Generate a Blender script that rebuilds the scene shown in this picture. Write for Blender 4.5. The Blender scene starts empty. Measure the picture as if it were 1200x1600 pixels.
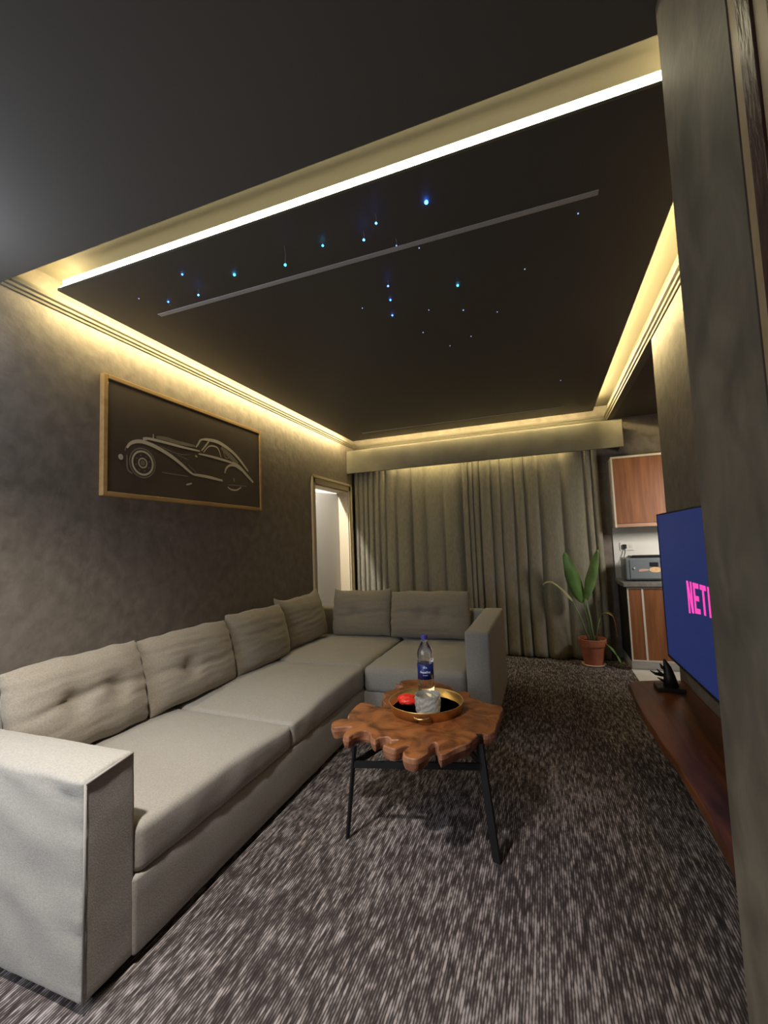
import bpy, bmesh, math, random
from mathutils import Vector, Matrix, noise
random.seed(7)
C = bpy.context.scene.collection
S = bpy.context.scene
PI = math.pi

# ------------------------------------------------------------------ camera
cd = bpy.data.cameras.new('camera'); cam = bpy.data.objects.new('camera', cd); C.objects.link(cam)
cd.sensor_fit = 'VERTICAL'; cd.sensor_height = 36.0; cd.sensor_width = 27.0
cd.lens = 680.4 / 1600 * 36.0; cd.clip_start = 0.02
R_ = Vector((0.9383865, 0.34354528, -0.03751552)); U_ = Vector((0.0608241, -0.05732067, 0.99650126)); F_ = Vector((-0.34019289, 0.93738518, 0.07468478))
m = Matrix((R_, U_, -F_)).transposed().to_4x4(); m.translation = (0, 0, 1.30); cam.matrix_world = m
S.camera = cam

# ------------------------------------------------------------------ world, exposure, lamps
S.view_settings.view_transform = 'Standard'; S.view_settings.look = 'None'
S.view_settings.gamma = 1.0; S.view_settings.use_curve_mapping = False; S.view_settings.exposure = 0.0
w = bpy.data.worlds.new('world'); S.world = w; w.use_nodes = True
w.node_tree.nodes['Background'].inputs[0].default_value = (0.75, 0.85, 1.0, 1); w.node_tree.nodes['Background'].inputs[1].default_value = 0.02
def lamp(name, kind, loc, power, col, size=0.1, to=None, size_y=None, spread=None):
    d = bpy.data.lights.new(name, kind); d.energy = power; d.color = col
    if kind == 'AREA':
        d.size = size
        if size_y: d.shape = 'RECTANGLE'; d.size_y = size_y
        if spread: d.spread = spread
    else: d.shadow_soft_size = size
    if kind == 'SPOT': d.spot_size = spread; d.spot_blend = 1.0
    o = bpy.data.objects.new(name, d); C.objects.link(o); o.location = loc
    if to: o.rotation_euler = (Vector(to) - Vector(loc)).to_track_quat('-Z', 'Y').to_euler()
    return o
WARM = (1.0, 0.81, 0.40)
LED_NEAR, LED_SIDE = 13.0, 235.0          # emission of the cove strips
lamp('entry_lamp', 'SPOT', (-1.08, 0.48, 2.50), 275, (1.0, 0.93, 0.85), 0.05, (-1.42, 0.75, 0), None, 1.85)
lamp('hall_cool_fill', 'AREA', (-1.75, -0.60, 1.35), 27, (0.82, 0.90, 1.0), 0.7, (-1.6, 1.0, 0.4), 1.1)  # soft cool fill added behind the camera, brightens the near armrest
lamp('cool_ceiling_glow_fill', 'POINT', (-2.12, 0.78, 2.30), 13, (0.70, 0.80, 1.0), 0.06)  # added point light, makes the cool glow on the near ceiling
lamp('bedroom_lamp', 'POINT', (-2.70, 3.85, 2.48), 210, (1.0, 0.95, 0.88), 0.03)
lamp('kitchen_fill', 'AREA', (1.75, 4.0, 1.75), 11, (1.0, 0.93, 0.82), 0.35, (1.15, 5.3, 0.95), None, 1.9)  # added mid-air fill, aimed to brighten the backsplash and low doors

lamp('cove_fill_picture_wall', 'AREA', (-2.235, 3.2, 2.645), 12, WARM, 0.03, (-2.235, 3.2, 0), 3.4)  # added fill shining down from the gap, warms room beyond the strip's reach
lamp('cove_fill_television_wall', 'AREA', (0.63, 3.2, 2.645), 2, WARM, 0.03, (0.63, 3.2, 0), 3.4)  # same added warm fill on this side, kept weak
lamp('cove_fill_curtains', 'AREA', (-0.8, 5.025, 2.645), 5, WARM, 2.6, (-0.8, 4.9, 0), 0.03)  # added warm fill along the curtain gap, not a fitting of its own

# ------------------------------------------------------------------ materials
def mat(name, col, rough=0.6, metal=0.0, col2=None, scale=5.0, stretch=(1, 1, 1), detail=4, lo=0.35, hi=0.65, bump=0.0, bscale=40.0, bstretch=(1, 1, 1), emit=None, strength=0.0, trans=0.0, ior=1.45, sheen=0.0, spec=0.5, distort=0.0):
    M = bpy.data.materials.new(name); M.use_nodes = True; nt = M.node_tree; b = nt.nodes['Principled BSDF']
    b.inputs['Base Color'].default_value = (*col, 1); b.inputs['Roughness'].default_value = rough; b.inputs['Metallic'].default_value = metal
    b.inputs['Transmission Weight'].default_value = trans; b.inputs['IOR'].default_value = ior
    b.inputs['Sheen Weight'].default_value = sheen; b.inputs['Specular IOR Level'].default_value = spec
    if emit: b.inputs['Emission Color'].default_value = (*emit, 1); b.inputs['Emission Strength'].default_value = strength
    def nz(sc, st, det, dist=0.0):
        tc = nt.nodes.new('ShaderNodeTexCoord'); mp = nt.nodes.new('ShaderNodeMapping'); mp.inputs['Scale'].default_value = st
        n = nt.nodes.new('ShaderNodeTexNoise'); n.inputs['Scale'].default_value = sc; n.inputs['Detail'].default_value = det; n.inputs['Distortion'].default_value = dist
        nt.links.new(tc.outputs['Object'], mp.inputs['Vector']); nt.links.new(mp.outputs['Vector'], n.inputs['Vector']); return n
    if col2:
        n = nz(scale, stretch, detail, distort); r = nt.nodes.new('ShaderNodeValToRGB')
        r.color_ramp.elements[0].position = lo; r.color_ramp.elements[1].position = hi
        r.color_ramp.elements[0].color = (*col, 1); r.color_ramp.elements[1].color = (*col2, 1)
        nt.links.new(n.outputs['Fac'], r.inputs['Fac']); nt.links.new(r.outputs['Color'], b.inputs['Base Color'])
    if bump:
        n = nz(bscale, bstretch, 4); bp = nt.nodes.new('ShaderNodeBump'); bp.inputs['Strength'].default_value = bump; bp.inputs['Distance'].default_value = 0.01
        nt.links.new(n.outputs['Fac'], bp.inputs['Height']); nt.links.new(bp.outputs['Normal'], b.inputs['Normal'])
    return M
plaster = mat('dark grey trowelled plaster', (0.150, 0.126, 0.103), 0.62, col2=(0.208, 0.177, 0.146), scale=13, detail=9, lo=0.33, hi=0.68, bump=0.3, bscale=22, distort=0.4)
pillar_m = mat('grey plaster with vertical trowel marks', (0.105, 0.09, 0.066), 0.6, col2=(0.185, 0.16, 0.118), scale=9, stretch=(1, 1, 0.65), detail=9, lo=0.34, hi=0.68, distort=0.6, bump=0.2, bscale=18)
black_ceil = mat('black satin ceiling paint', (0.072, 0.064, 0.054), 0.55)
soffit_m = mat('dark brown ceiling paint', (0.10, 0.090, 0.076), 0.8)
cream = mat('cream ceiling paint', (0.135, 0.12, 0.086), 0.7)
mould = mat('cream moulding paint', (0.12, 0.106, 0.078), 0.6)
ledm = mat('led strip', (0.9, 0.8, 0.5), 0.5, emit=WARM, strength=LED_SIDE)
ledn = mat('bare led strip', (0.9, 0.85, 0.6), 0.5, emit=(1.0, 0.90, 0.60), strength=LED_NEAR)
fabric = mat('grey beige linen weave', (0.305, 0.289, 0.258), 0.95, col2=(0.365, 0.345, 0.31), scale=160, stretch=(1, 1, 1), detail=3, bump=0.12, bscale=260, sheen=0.2, spec=0.2)
fabric_c = mat('taupe linen weave', (0.255, 0.223, 0.175), 0.95, col2=(0.31, 0.273, 0.218), scale=140, detail=3, bump=0.12, bscale=240, sheen=0.2, spec=0.2)
piping_m = mat('sofa piping', (0.30, 0.285, 0.26), 0.9)
black_metal = mat('black powder coated steel', (0.012, 0.012, 0.013), 0.45, spec=0.4)
black_pl = mat('black plastic', (0.012, 0.012, 0.013), 0.4)
curt = mat('olive grey curtain cloth', (0.205, 0.188, 0.142), 0.9, col2=(0.245, 0.226, 0.175), scale=60, stretch=(1, 1, 0.3), detail=3, bump=0.08, bscale=120, sheen=0.15, spec=0.2)
pelm = mat('olive grey pelmet cloth', (0.20, 0.182, 0.138), 0.85, col2=(0.25, 0.23, 0.178), scale=4, detail=4)
art = mat('dark brown print', (0.064, 0.046, 0.034), 0.45, col2=(0.090, 0.067, 0.051), scale=2.5)
ink_b = mat('pale car lines', (0.62, 0.56, 0.44), 0.6); ink_m = mat('dim car lines', (0.25, 0.21, 0.16), 0.6)
gold_wood = mat('gilded wood frame', (0.40, 0.24, 0.085), 0.45, col2=(0.50, 0.31, 0.12), scale=20, stretch=(1, 0.2, 1))
door_white = mat('white painted door', (0.50, 0.475, 0.43), 0.5)
frame_cream = mat('cream painted door frame', (0.52, 0.44, 0.30), 0.55)
cab_wood = mat('reddish brown wood veneer', (0.16, 0.055, 0.018), 0.5, col2=(0.27, 0.105, 0.040), scale=9, stretch=(3, 3, 0.25), detail=5, lo=0.3, hi=0.7)
cab_trim = mat('cream edge trim', (0.62, 0.56, 0.48), 0.5)
cab_side = mat('dark cabinet side', (0.02, 0.018, 0.014), 0.5)
counter_m = mat('grey stone worktop', (0.16, 0.15, 0.14), 0.3, col2=(0.22, 0.21, 0.195), scale=30)
white_tile = mat('white glazed tile', (0.72, 0.70, 0.66), 0.25, col2=(0.66, 0.64, 0.60), scale=3)
red_wood = mat('polished reddish wood', (0.040, 0.011, 0.004), 0.30, col2=(0.20, 0.062, 0.016), scale=3.2, stretch=(5, 0.5, 2), detail=6, lo=0.32, hi=0.68, distort=1.0)
teak = mat('teak root wood', (0.085, 0.022, 0.006), 0.42, col2=(0.33, 0.115, 0.034), scale=8, stretch=(1, 1, 1), detail=8, lo=0.34, hi=0.62, bump=0.15, bscale=22, distort=1.6)
teak_side = mat('pale cut teak edge', (0.17, 0.06, 0.026), 0.55, col2=(0.40, 0.19, 0.10), scale=14, detail=5)
brass = mat('brushed brass', (0.76, 0.54, 0.24), 0.36, 1.0)
mirror = mat('smoked mirror', (0.60, 0.50, 0.32), 0.28, 1.0)
glass = mat('milky cut crystal', (0.84, 0.86, 0.82), 0.08, trans=0.74, ior=1.5)
pet = mat('clear bottle plastic', (0.93, 0.95, 1.0), 0.04, trans=1.0, ior=1.33)
label_m = mat('dark blue label', (0.012, 0.03, 0.17), 0.35)
cap_m = mat('violet blue cap', (0.07, 0.06, 0.36), 0.4)
white_ink = mat('white print', (0.8, 0.82, 0.85), 0.5)
red_pk = mat('bright red wrapper', (0.85, 0.035, 0.02), 0.35)
terracotta = mat('terracotta', (0.30, 0.085, 0.042), 0.8, col2=(0.38, 0.125, 0.065), scale=9)
saucer_m = mat('pale terracotta dust', (0.55, 0.42, 0.33), 0.8)
soil = mat('dark soil', (0.03, 0.022, 0.015), 1.0)
leaf_m = mat('green leaf', (0.05, 0.11, 0.022), 0.45, col2=(0.10, 0.19, 0.05), scale=7, stretch=(1, 1, 0.3))
leaf_l = mat('light green leaf', (0.11, 0.20, 0.055), 0.45, col2=(0.16, 0.26, 0.085), scale=7)
leaf_y = mat('yellowing leaf', (0.36, 0.33, 0.16), 0.6)
leaf_d = mat('dry tan leaf', (0.34, 0.23, 0.11), 0.8)
stem_m = mat('pale green stalk', (0.15, 0.20, 0.09), 0.5)
screen_m = mat('blue screen', (0.006, 0.008, 0.02), 0.30, spec=0.2, emit=(0.105, 0.185, 0.80), strength=0.12)
pink_m = mat('pink lit letters', (0.4, 0.02, 0.2), 0.3, emit=(1.0, 0.075, 0.50), strength=0.95)
oven_grey = mat('blue grey enamel', (0.13, 0.15, 0.165), 0.3)
oven_glass = mat('oven front', (0.16, 0.185, 0.205), 0.15)
food_m = mat('tan food print', (0.62, 0.36, 0.17), 0.5, col2=(0.75, 0.52, 0.30), scale=60)
pinkish = mat('pink print', (0.55, 0.32, 0.28), 0.5)
orn_m = mat('near black carved wood', (0.014, 0.009, 0.006), 0.5)
dark_wood = mat('dark brown door frame wood', (0.045, 0.018, 0.012), 0.4, col2=(0.085, 0.045, 0.035), scale=25, stretch=(4, 4, 0.5), bump=0.4, bscale=60, bstretch=(1, 1, 0.3))
entry_pale = mat('golden brown varnished lining', (0.30, 0.22, 0.115), 0.45, col2=(0.38, 0.285, 0.155), scale=12)
channel_m = mat('grey light diffuser', (0.42, 0.39, 0.37), 0.6)
fibre_m = mat('clear fibre', (0.30, 0.28, 0.30), 0.4)
def star_mat(n, c, s): return mat(n, (0.1, 0.2, 0.4), 0.4, emit=c, strength=s)
star_b = star_mat('blue star', (0.03, 0.16, 1.0), 16); star_c = star_mat('cyan star', (0.03, 0.45, 0.9), 11); star_f = star_mat('faint star', (0.25, 0.35, 0.6), 1.6)

# carpet: broken pale streaks along the room on a dark ground, in half metre tiles
carpet = bpy.data.materials.new('streaked carpet'); carpet.use_nodes = True
nt = carpet.node_tree; b = nt.nodes['Principled BSDF']; b.inputs['Roughness'].default_value = 1.0; b.inputs['Specular IOR Level'].default_value = 0.1
tc = nt.nodes.new('ShaderNodeTexCoord')
def cn(st, sc, det):
    mp = nt.nodes.new('ShaderNodeMapping'); mp.inputs['Scale'].default_value = st; n = nt.nodes.new('ShaderNodeTexNoise'); n.inputs['Scale'].default_value = sc; n.inputs['Detail'].default_value = det
    nt.links.new(tc.outputs['Object'], mp.inputs['Vector']); nt.links.new(mp.outputs['Vector'], n.inputs['Vector']); return n
sx = nt.nodes.new('ShaderNodeSeparateXYZ'); nt.links.new(tc.outputs['Object'], sx.inputs[0])
def mth(op, a, v=None, c=None):
    n = nt.nodes.new('ShaderNodeMath'); n.operation = op
    for i, q in enumerate((a, v, c)):
        if q is None: continue
        if isinstance(q, (int, float)): n.inputs[i].default_value = q
        else: nt.links.new(q, n.inputs[i])
    return n.outputs[0]
xi = mth('FLOOR', mth('MULTIPLY', sx.outputs['X'], 115.0)); xf = mth('ABSOLUTE', mth('SUBTRACT', mth('FRACT', mth('MULTIPLY', sx.outputs['X'], 115.0)), 0.5)); cb = nt.nodes.new('ShaderNodeCombineXYZ')
nt.links.new(mth('MULTIPLY', xi, 17.37), cb.inputs['X']); nt.links.new(mth('MULTIPLY', sx.outputs['Y'], 14.0), cb.inputs['Y'])
n1 = nt.nodes.new('ShaderNodeTexNoise'); n1.inputs['Scale'].default_value = 1.0; n1.inputs['Detail'].default_value = 2.0; nt.links.new(cb.outputs[0], n1.inputs['Vector'])
r1 = nt.nodes.new('ShaderNodeValToRGB')
r1.color_ramp.elements[0].position = 0.33; r1.color_ramp.elements[0].color = (0.034, 0.027, 0.027, 1)
r1.color_ramp.elements[1].position = 0.72; r1.color_ramp.elements[1].color = (0.36, 0.318, 0.312, 1)
e = r1.color_ramp.elements.new(0.5); e.color = (0.080, 0.067, 0.065, 1)
n2 = cn((1.7, 1.3, 1), 1.0, 0.0); n3 = cn((230, 60, 1), 1.0, 1.0)
mx = nt.nodes.new('ShaderNodeMath'); mx.operation = 'MULTIPLY_ADD'; mx.inputs[1].default_value = 0.16; nt.links.new(n2.outputs['Fac'], mx.inputs[0]); nt.links.new(n1.outputs['Fac'], mx.inputs[2])
mx2 = nt.nodes.new('ShaderNodeMath'); mx2.operation = 'MULTIPLY_ADD'; mx2.inputs[1].default_value = 0.22; nt.links.new(n3.outputs['Fac'], mx2.inputs[0]); nt.links.new(mx.outputs[0], mx2.inputs[2])
mx3 = nt.nodes.new('ShaderNodeMath'); mx3.operation = 'SUBTRACT'; mx3.inputs[1].default_value = 0.19; nt.links.new(mx2.outputs[0], mx3.inputs[0])
row = mth('SUBTRACT', 0.11, mth('MULTIPLY', xf, 0.46)); nt.links.new(mth('ADD', mx3.outputs[0], row), r1.inputs['Fac']); nt.links.new(r1.outputs['Color'], b.inputs['Base Color'])
bp = nt.nodes.new('ShaderNodeBump'); bp.inputs['Strength'].default_value = 0.3; bp.inputs['Distance'].default_value = 0.004
nt.links.new(n1.outputs['Fac'], bp.inputs['Height']); nt.links.new(bp.outputs['Normal'], b.inputs['Normal'])

# ------------------------------------------------------------------ builders
def wloc(o):
    v = Vector((0, 0, 0))
    while o: v += Vector(o.location); o = o.parent
    return v
def obj(name, bm, material, parent=None, smooth=False, origin=None):
    """one mesh object from world-space geometry"""
    bmesh.ops.recalc_face_normals(bm, faces=bm.faces)
    if parent is not None: org = wloc(parent)
    elif origin is not None: org = Vector(origin)
    else:
        xs = [v.co.x for v in bm.verts]; ys = [v.co.y for v in bm.verts]; zs = [v.co.z for v in bm.verts]
        org = Vector(((min(xs) + max(xs)) / 2, (min(ys) + max(ys)) / 2, min(zs)))
    bmesh.ops.translate(bm, verts=bm.verts, vec=-org)
    me = bpy.data.meshes.new(name); bm.to_mesh(me); bm.free()
    for mm in (material if isinstance(material, (list, tuple)) else [material]): me.materials.append(mm)
    if smooth:
        for p in me.polygons: p.use_smooth = True
    o = bpy.data.objects.new(name, me); C.objects.link(o)
    if parent is not None: o.parent = parent
    else: o.location = org
    return o
def tag(o, label, cat, group=None):
    o['label'] = label; o['category'] = cat
    if group: o['group'] = group
    return o
def struct(name, bm, material, label=None, smooth=False):
    o = obj(name, bm, material, None, smooth); o['kind'] = 'structure'
    if label: o['label'] = label
    return o
def thing(name, loc, label, cat, group=None):
    o = bpy.data.objects.new(name, None); C.objects.link(o); o.location = loc; o.empty_display_size = 0.1
    return tag(o, label, cat, group)
def box(x0, x1, y0, y1, z0, z1, bev=0.0, bm=None, seg=2):
    bm = bm or bmesh.new()
    t = bmesh.new(); bmesh.ops.create_cube(t, size=1)
    for v in t.verts: v.co = Vector(((x0 + x1) / 2 + v.co.x * (x1 - x0), (y0 + y1) / 2 + v.co.y * (y1 - y0), (z0 + z1) / 2 + v.co.z * (z1 - z0)))
    if bev: bmesh.ops.bevel(t, geom=t.edges[:], offset=bev, segments=seg, affect='EDGES', profile=0.5)
    me = bpy.data.meshes.new('t'); t.to_mesh(me); t.free(); bm.from_mesh(me); bpy.data.meshes.remove(me)
    return bm
def tube(pts, r, n=8, bm=None, flat=None):
    """round (or flat: (w, t, side vector)) bar along points; r number or list"""
    bm = bm or bmesh.new(); P = [Vector(p) for p in pts]; rings = []
    for i, p in enumerate(P):
        d = (P[min(i + 1, len(P) - 1)] - P[max(i - 1, 0)]).normalized()
        if flat:
            wv, tv, side = flat; a = (Vector(side) - d * Vector(side).dot(d)).normalized(); c = d.cross(a)
            ring = [bm.verts.new(p + a * sx * wv / 2 + c * sy * tv / 2) for sx, sy in ((-1, -1), (1, -1), (1, 1), (-1, 1))]
        else:
            up = Vector((0, 0, 1)) if abs(d.z) < 0.9 else Vector((1, 0, 0)); a = d.cross(up).normalized(); c = d.cross(a); rr = r[i] if isinstance(r, (list, tuple)) else r
            ring = [bm.verts.new(p + (a * math.cos(k * 2 * PI / n) + c * math.sin(k * 2 * PI / n)) * rr) for k in range(n)]
        rings.append(ring)
    for A, B in zip(rings, rings[1:]):
        for k in range(len(A)): bm.faces.new((A[k], A[(k + 1) % len(A)], B[(k + 1) % len(A)], B[k]))
    bm.faces.new(rings[0][::-1]); bm.faces.new(rings[-1]); return bm
def lathe(prof, c, n=40, bm=None, facet=None):
    bm = bm or bmesh.new(); rings = []
    for i, (r, z) in enumerate(prof):
        rings.append([bm.verts.new((c[0] + r * (facet(k, i) if facet else 1) * math.cos(k * 2 * PI / n), c[1] + r * (facet(k, i) if facet else 1) * math.sin(k * 2 * PI / n), c[2] + z)) for k in range(n)])
    for A, B in zip(rings, rings[1:]):
        for k in range(n): bm.faces.new((A[k], A[(k + 1) % n], B[(k + 1) % n], B[k]))
    if prof[0][0] > 1e-6: bm.faces.new(rings[0][::-1])
    if prof[-1][0] > 1e-6: bm.faces.new(rings[-1])
    bmesh.ops.remove_doubles(bm, verts=bm.verts, dist=1e-6); return bm
def prism(poly, z0, z1, axis='z', bm=None):
    """poly in the two other axes, extruded along axis"""
    bm = bm or bmesh.new()
    f = {'z': lambda a, b_, c: (a, b_, c), 'x': lambda a, b_, c: (c, a, b_), 'y': lambda a, b_, c: (a, c, b_)}[axis]
    lo = [bm.verts.new(f(p[0], p[1], z0)) for p in poly]; hi = [bm.verts.new(f(p[0], p[1], z1)) for p in poly]
    n = len(poly)
    for i in range(n): bm.faces.new((lo[i], lo[(i + 1) % n], hi[(i + 1) % n], hi[i]))
    bm.faces.new(lo[::-1]); bm.faces.new(hi); return bm
def nz(p, s, a=1.0, off=0.0): return a * noise.noise(Vector((p[0] * s + off, p[1] * s + off * 1.7, p[2] * s - off)))
def softbox(x0, x1, y0, y1, z0, z1, r=0.03, step=0.03, puff=(0, 0, 0), fn=None, wr=0.003, seed=0.0):
    """rounded upholstered box; fn(p, u, v, w) may shift each vertex"""
    bm = bmesh.new(); lo = Vector((x0, y0, z0)); hi = Vector((x1, y1, z1)); d = hi - lo
    def lin(a, b_):
        n = max(2, int((b_ - a - 2 * r) / step)); base = [a, a + r * 0.3, a + r * 0.65]; mid = [a + r + (b_ - a - 2 * r) * i / n for i in range(n + 1)]
        return base + mid + [b_ - r * 0.65, b_ - r * 0.3, b_]
    L = [lin(lo[i], hi[i]) for i in range(3)]; vm = {}
    def V(i, j, k):
        if (i, j, k) not in vm:
            p = Vector((L[0][i], L[1][j], L[2][k])); inn = Vector([min(max(p[q], lo[q] + r), hi[q] - r) for q in range(3)])
            e = p - inn
            if e.length > 1e-9:
                nmax = max(abs(e.x), abs(e.y), abs(e.z)); p = inn + e.normalized() * r if nmax > 0 else p
            u = [(p[q] - (lo[q] + hi[q]) / 2) / (d[q] / 2) for q in range(3)]
            nrm = e.normalized() if e.length > 1e-9 else Vector((0, 0, 1))
            for q in range(3):
                o1, o2 = [t for t in range(3) if t != q]
                p[q] += puff[q] * (1 - u[o1] ** 2) * (1 - u[o2] ** 2) * (1 if u[q] > 0.6 else -1 if u[q] < -0.6 else 0)
            p += nrm * nz(p, 9, wr, seed) + nrm * nz(p, 26, wr * 0.5, seed + 3)
            if fn: p = fn(p, *u)
            vm[(i, j, k)] = bm.verts.new(p)
        return vm[(i, j, k)]
    n = [len(a) - 1 for a in L]
    for ax in range(3):
        o1, o2 = [t for t in range(3) if t != ax]
        for side in (0, n[ax]):
            for i in range(n[o1]):
                for j in range(n[o2]):
                    q = []
                    for di, dj in ((0, 0), (1, 0), (1, 1), (0, 1)):
                        idx = [0, 0, 0]; idx[ax] = side; idx[o1] = i + di; idx[o2] = j + dj; q.append(V(*idx))
                    bm.faces.new(q)
    return bm

# ================================================================== SETTING
WX = -2.33                                   # face of the left wall
struct('floor', box(-2.5, 2.3, -2.1, 5.4, -0.10, 0.0), carpet)
bm = box(WX - 0.15, WX, -2.0, 4.20, 0, 2.9); box(WX - 0.15, WX, 5.08, 5.5, 0, 2.9, bm=bm); box(WX - 0.15, WX, 4.20, 5.08, 2.0, 2.9, bm=bm)
struct('wall_left', bm, plaster)
struct('wall_back', box(WX - 0.15, 2.3, 5.35, 5.5, 0, 2.9), plaster)
struct('wall_right', box(0.75, 1.0, 1.172, 3.25, 0, 2.85), plaster)
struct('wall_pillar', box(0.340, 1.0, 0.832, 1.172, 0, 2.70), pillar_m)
struct('wall_entry', box(0.352, 0.75, -2.0, 0.832, 0, 2.7), plaster)
struct('wall_behind', box(WX - 0.15, 0.75, -2.15, -2.0, 0, 2.9), plaster)
struct('wall_kitchen', box(2.2, 2.35, 3.0, 5.5, 0, 2.9), plaster)
struct('wall_kitchen_near', box(1.0, 2.3, 3.0, 3.12, 0, 2.9), plaster)
struct('ceiling', box(WX - 0.15, 0.75, -2.15, 1.24, 2.60, 2.85), soffit_m)
struct('ceiling_kitchen', box(0.75, 2.3, 3.25, 5.4, 2.60, 2.72), soffit_m)
struct('ceiling_recess', box(WX - 0.15, 1.0, 1.24, 5.5, 2.76, 2.90), cream)
struct('floor_kitchen', box(0.72, 2.2, 3.27, 4.86, 0.0, 0.012), white_tile)
# dropped black panel with a set-back core that carries the light strips
PX0, PX1, PY0, PY1 = -2.195, 0.567, 1.41, 4.99
bm = box(PX0, PX1, PY0, PY1, 2.62, 2.632); struct('ceiling_panel', bm, black_ceil)
struct('ceiling_panel_core', box(PX0 + 0.035, PX1 - 0.035, PY0 + 0.10, PY1 - 0.035, 2.632, 2.77), cream)
def strip(label, m_, *b_):
    t = obj('light_strip', box(*b_), m_); return tag(t, label, 'light', 'cove light strips round the black ceiling panel')
I = 0.035
strip('glowing warm light strip along the nearest edge of the black ceiling panel', ledn, PX0 + 0.02, PX1 - 0.02, PY0 + 0.012, PY0 + 0.020, 2.634, 2.676)
strip('warm light strip along the picture-wall edge of the black ceiling panel', ledm, PX0 + 0.002, PX0 + 0.010, PY0 + 0.008, PY1 - 0.03, 2.634, 2.646)
strip('warm light strip along the television-wall edge of the black ceiling panel', ledm, PX1 - 0.010, PX1 - 0.002, PY0 + 0.008, PY1 - 0.03, 2.634, 2.646)
strip('warm light strip along the curtain edge of the black ceiling panel', ledm, PX0 + 0.03, PX1 - 0.03, PY1 - 0.010, PY1 - 0.002, 2.634, 2.646)
# stepped crown mouldings
prof = [(0, 2.590), (0.010, 2.590), (0.014, 2.600), (0.026, 2.604), (0.030, 2.615), (0.044, 2.620), (0.050, 2.632), (0.050, 2.642), (0, 2.642)]
struct('trim_left', prism([(WX + a, z) for a, z in prof], 1.24, 5.35, 'y'), mould)
struct('trim_back', prism([(5.35 - a, z) for a, z in prof], WX, 0.75, 'x'), mould)
struct('trim_right', prism([(0.75 - a, z) for a, z in prof], 1.172, 5.35, 'y'), mould)
bm = box(0.75, 0.80, 3.25, 5.35, 2.59, 2.80); struct('trim_kitchen_edge', bm, mould)
# dark wooden frame beside the pillar
struct('trim_entry', box(0.342, 0.354, 0.800, 0.831, 0, 2.6, 0.001), entry_pale)
struct('trim_entry_frame', box(0.338, 0.354, 0.757, 0.800, 0, 2.6, 0.002), dark_wood)
struct('trim_entry_lining', box(0.342, 0.354, 0.722, 0.757, 0, 2.6, 0.001), entry_pale)
struct('door_2', box(0.342, 0.354, -0.2, 0.722, 0, 2.6, 0.002), dark_wood)
# doorway to the next room
dr = bpy.data.objects.new('door_1', None); C.objects.link(dr); dr.location = (WX - 0.13, 5.06, 0); dr['kind'] = 'structure'
def yprof(bm, y0, y1, z0, z1, x): box(x, x + 0.018, y0, y1, z0, z1, 0.004, bm)
bm = bmesh.new()
yprof(bm, 4.125, 4.20, 0, 2.075, WX); yprof(bm, 5.08, 5.155, 0, 2.075, WX); yprof(bm, 4.125, 5.155, 2.0, 2.075, WX)
box(WX + 0.012, WX + 0.028, 4.12, 4.15, 0, 2.09, 0.004, bm); box(WX + 0.012, WX + 0.028, 5.13, 5.16, 0, 2.09, 0.004, bm); box(WX + 0.012, WX + 0.028, 4.12, 5.16, 2.06, 2.09, 0.004, bm)
box(WX - 0.15, WX + 0.002, 4.20, 4.215, 0, 2.0, 0, bm); box(WX - 0.15, WX + 0.002, 5.065, 5.08, 0, 2.0, 0, bm); box(WX - 0.15, WX + 0.002, 4.20, 5.08, 1.985, 2.0, 0, bm)
fo = struct('trim_doorway', bm, frame_cream)
bm = bmesh.new(); ang = math.radians(21)
box(-0.04, 0, -0.835, 0, 0.012, 1.975, 0.003, bm)
bmesh.ops.rotate(bm, verts=bm.verts, cent=(0, 0, 0), matrix=Matrix.Rotation(-ang, 3, 'Z'))
bmesh.ops.translate(bm, verts=bm.verts, vec=(WX - 0.13, 5.06, 0))
obj('door_leaf', bm, door_white, dr)
# the lit room beyond it
room_m = mat('pale bedroom paint', (0.55, 0.52, 0.47), 0.8)
struct('floor_bedroom', box(-4.6, -2.48, 2.0, 5.5, -0.1, 0.0), carpet)
struct('wall_bedroom_far', box(-4.7, -4.6, 2.0, 5.5, 0, 2.7), room_m)
struct('wall_bedroom_end', box(-4.6, -2.48, 5.4, 5.5, 0, 2.7), room_m)
struct('wall_bedroom_near', box(-4.6, -2.48, 1.9, 2.0, 0, 2.7), room_m)
struct('ceiling_bedroom', box(-4.7, -2.48, 1.9, 5.5, 2.6, 2.7), room_m)

# ================================================================== SOFA
FX = -1.295                                  # front line of the long run
so = thing('corner_sofa', (-1.75, 2.4, 0), 'large grey-beige linen corner sofa along the left wall and below the curtains', 'sofa')
def arm_fn(p, u, v, w_):
    d = abs(p.x - FX + 0.01); e_ = math.exp(-d / 0.06) if p.y < 0.97 else 0
    p.y += 0.010 * e_ * noise.noise(Vector((0, 3.1, p.z * 34))) ; p.y += 0.009 * min(1, max(0, p.z - 0.06) / 0.15) * noise.noise(Vector((p.x * 4, 1, p.z * 9 + p.x * 3))) * (1 if p.y < 1.0 else 0)
    if p.z > 0.6: p.z -= 0.02 * max(0, (1.03 - p.y) / 0.085) * 0.7
    return p
obj('armrest', softbox(-2.312, FX - 0.01, 0.94, 1.112, 0.025, 0.655, 0.016, 0.022, (0, 0.008, 0.006), arm_fn, 0.002, 1), fabric, so, True)
bm = tube([(FX - 0.009, 0.942, 0.03), (FX - 0.009, 0.942, 0.632)], 0.004, 6); tube([(FX - 0.009, 0.942, 0.632), (FX - 0.009, 1.10, 0.652)], 0.004, 6, bm)
obj('piping', bm, piping_m, so.children[0], True)
obj('base', softbox(-2.308, FX, 1.10, 3.02, 0.025, 0.262, 0.012, 0.05, (0.004, 0, 0), None, 0.002, 2), fabric, so, True)
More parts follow.
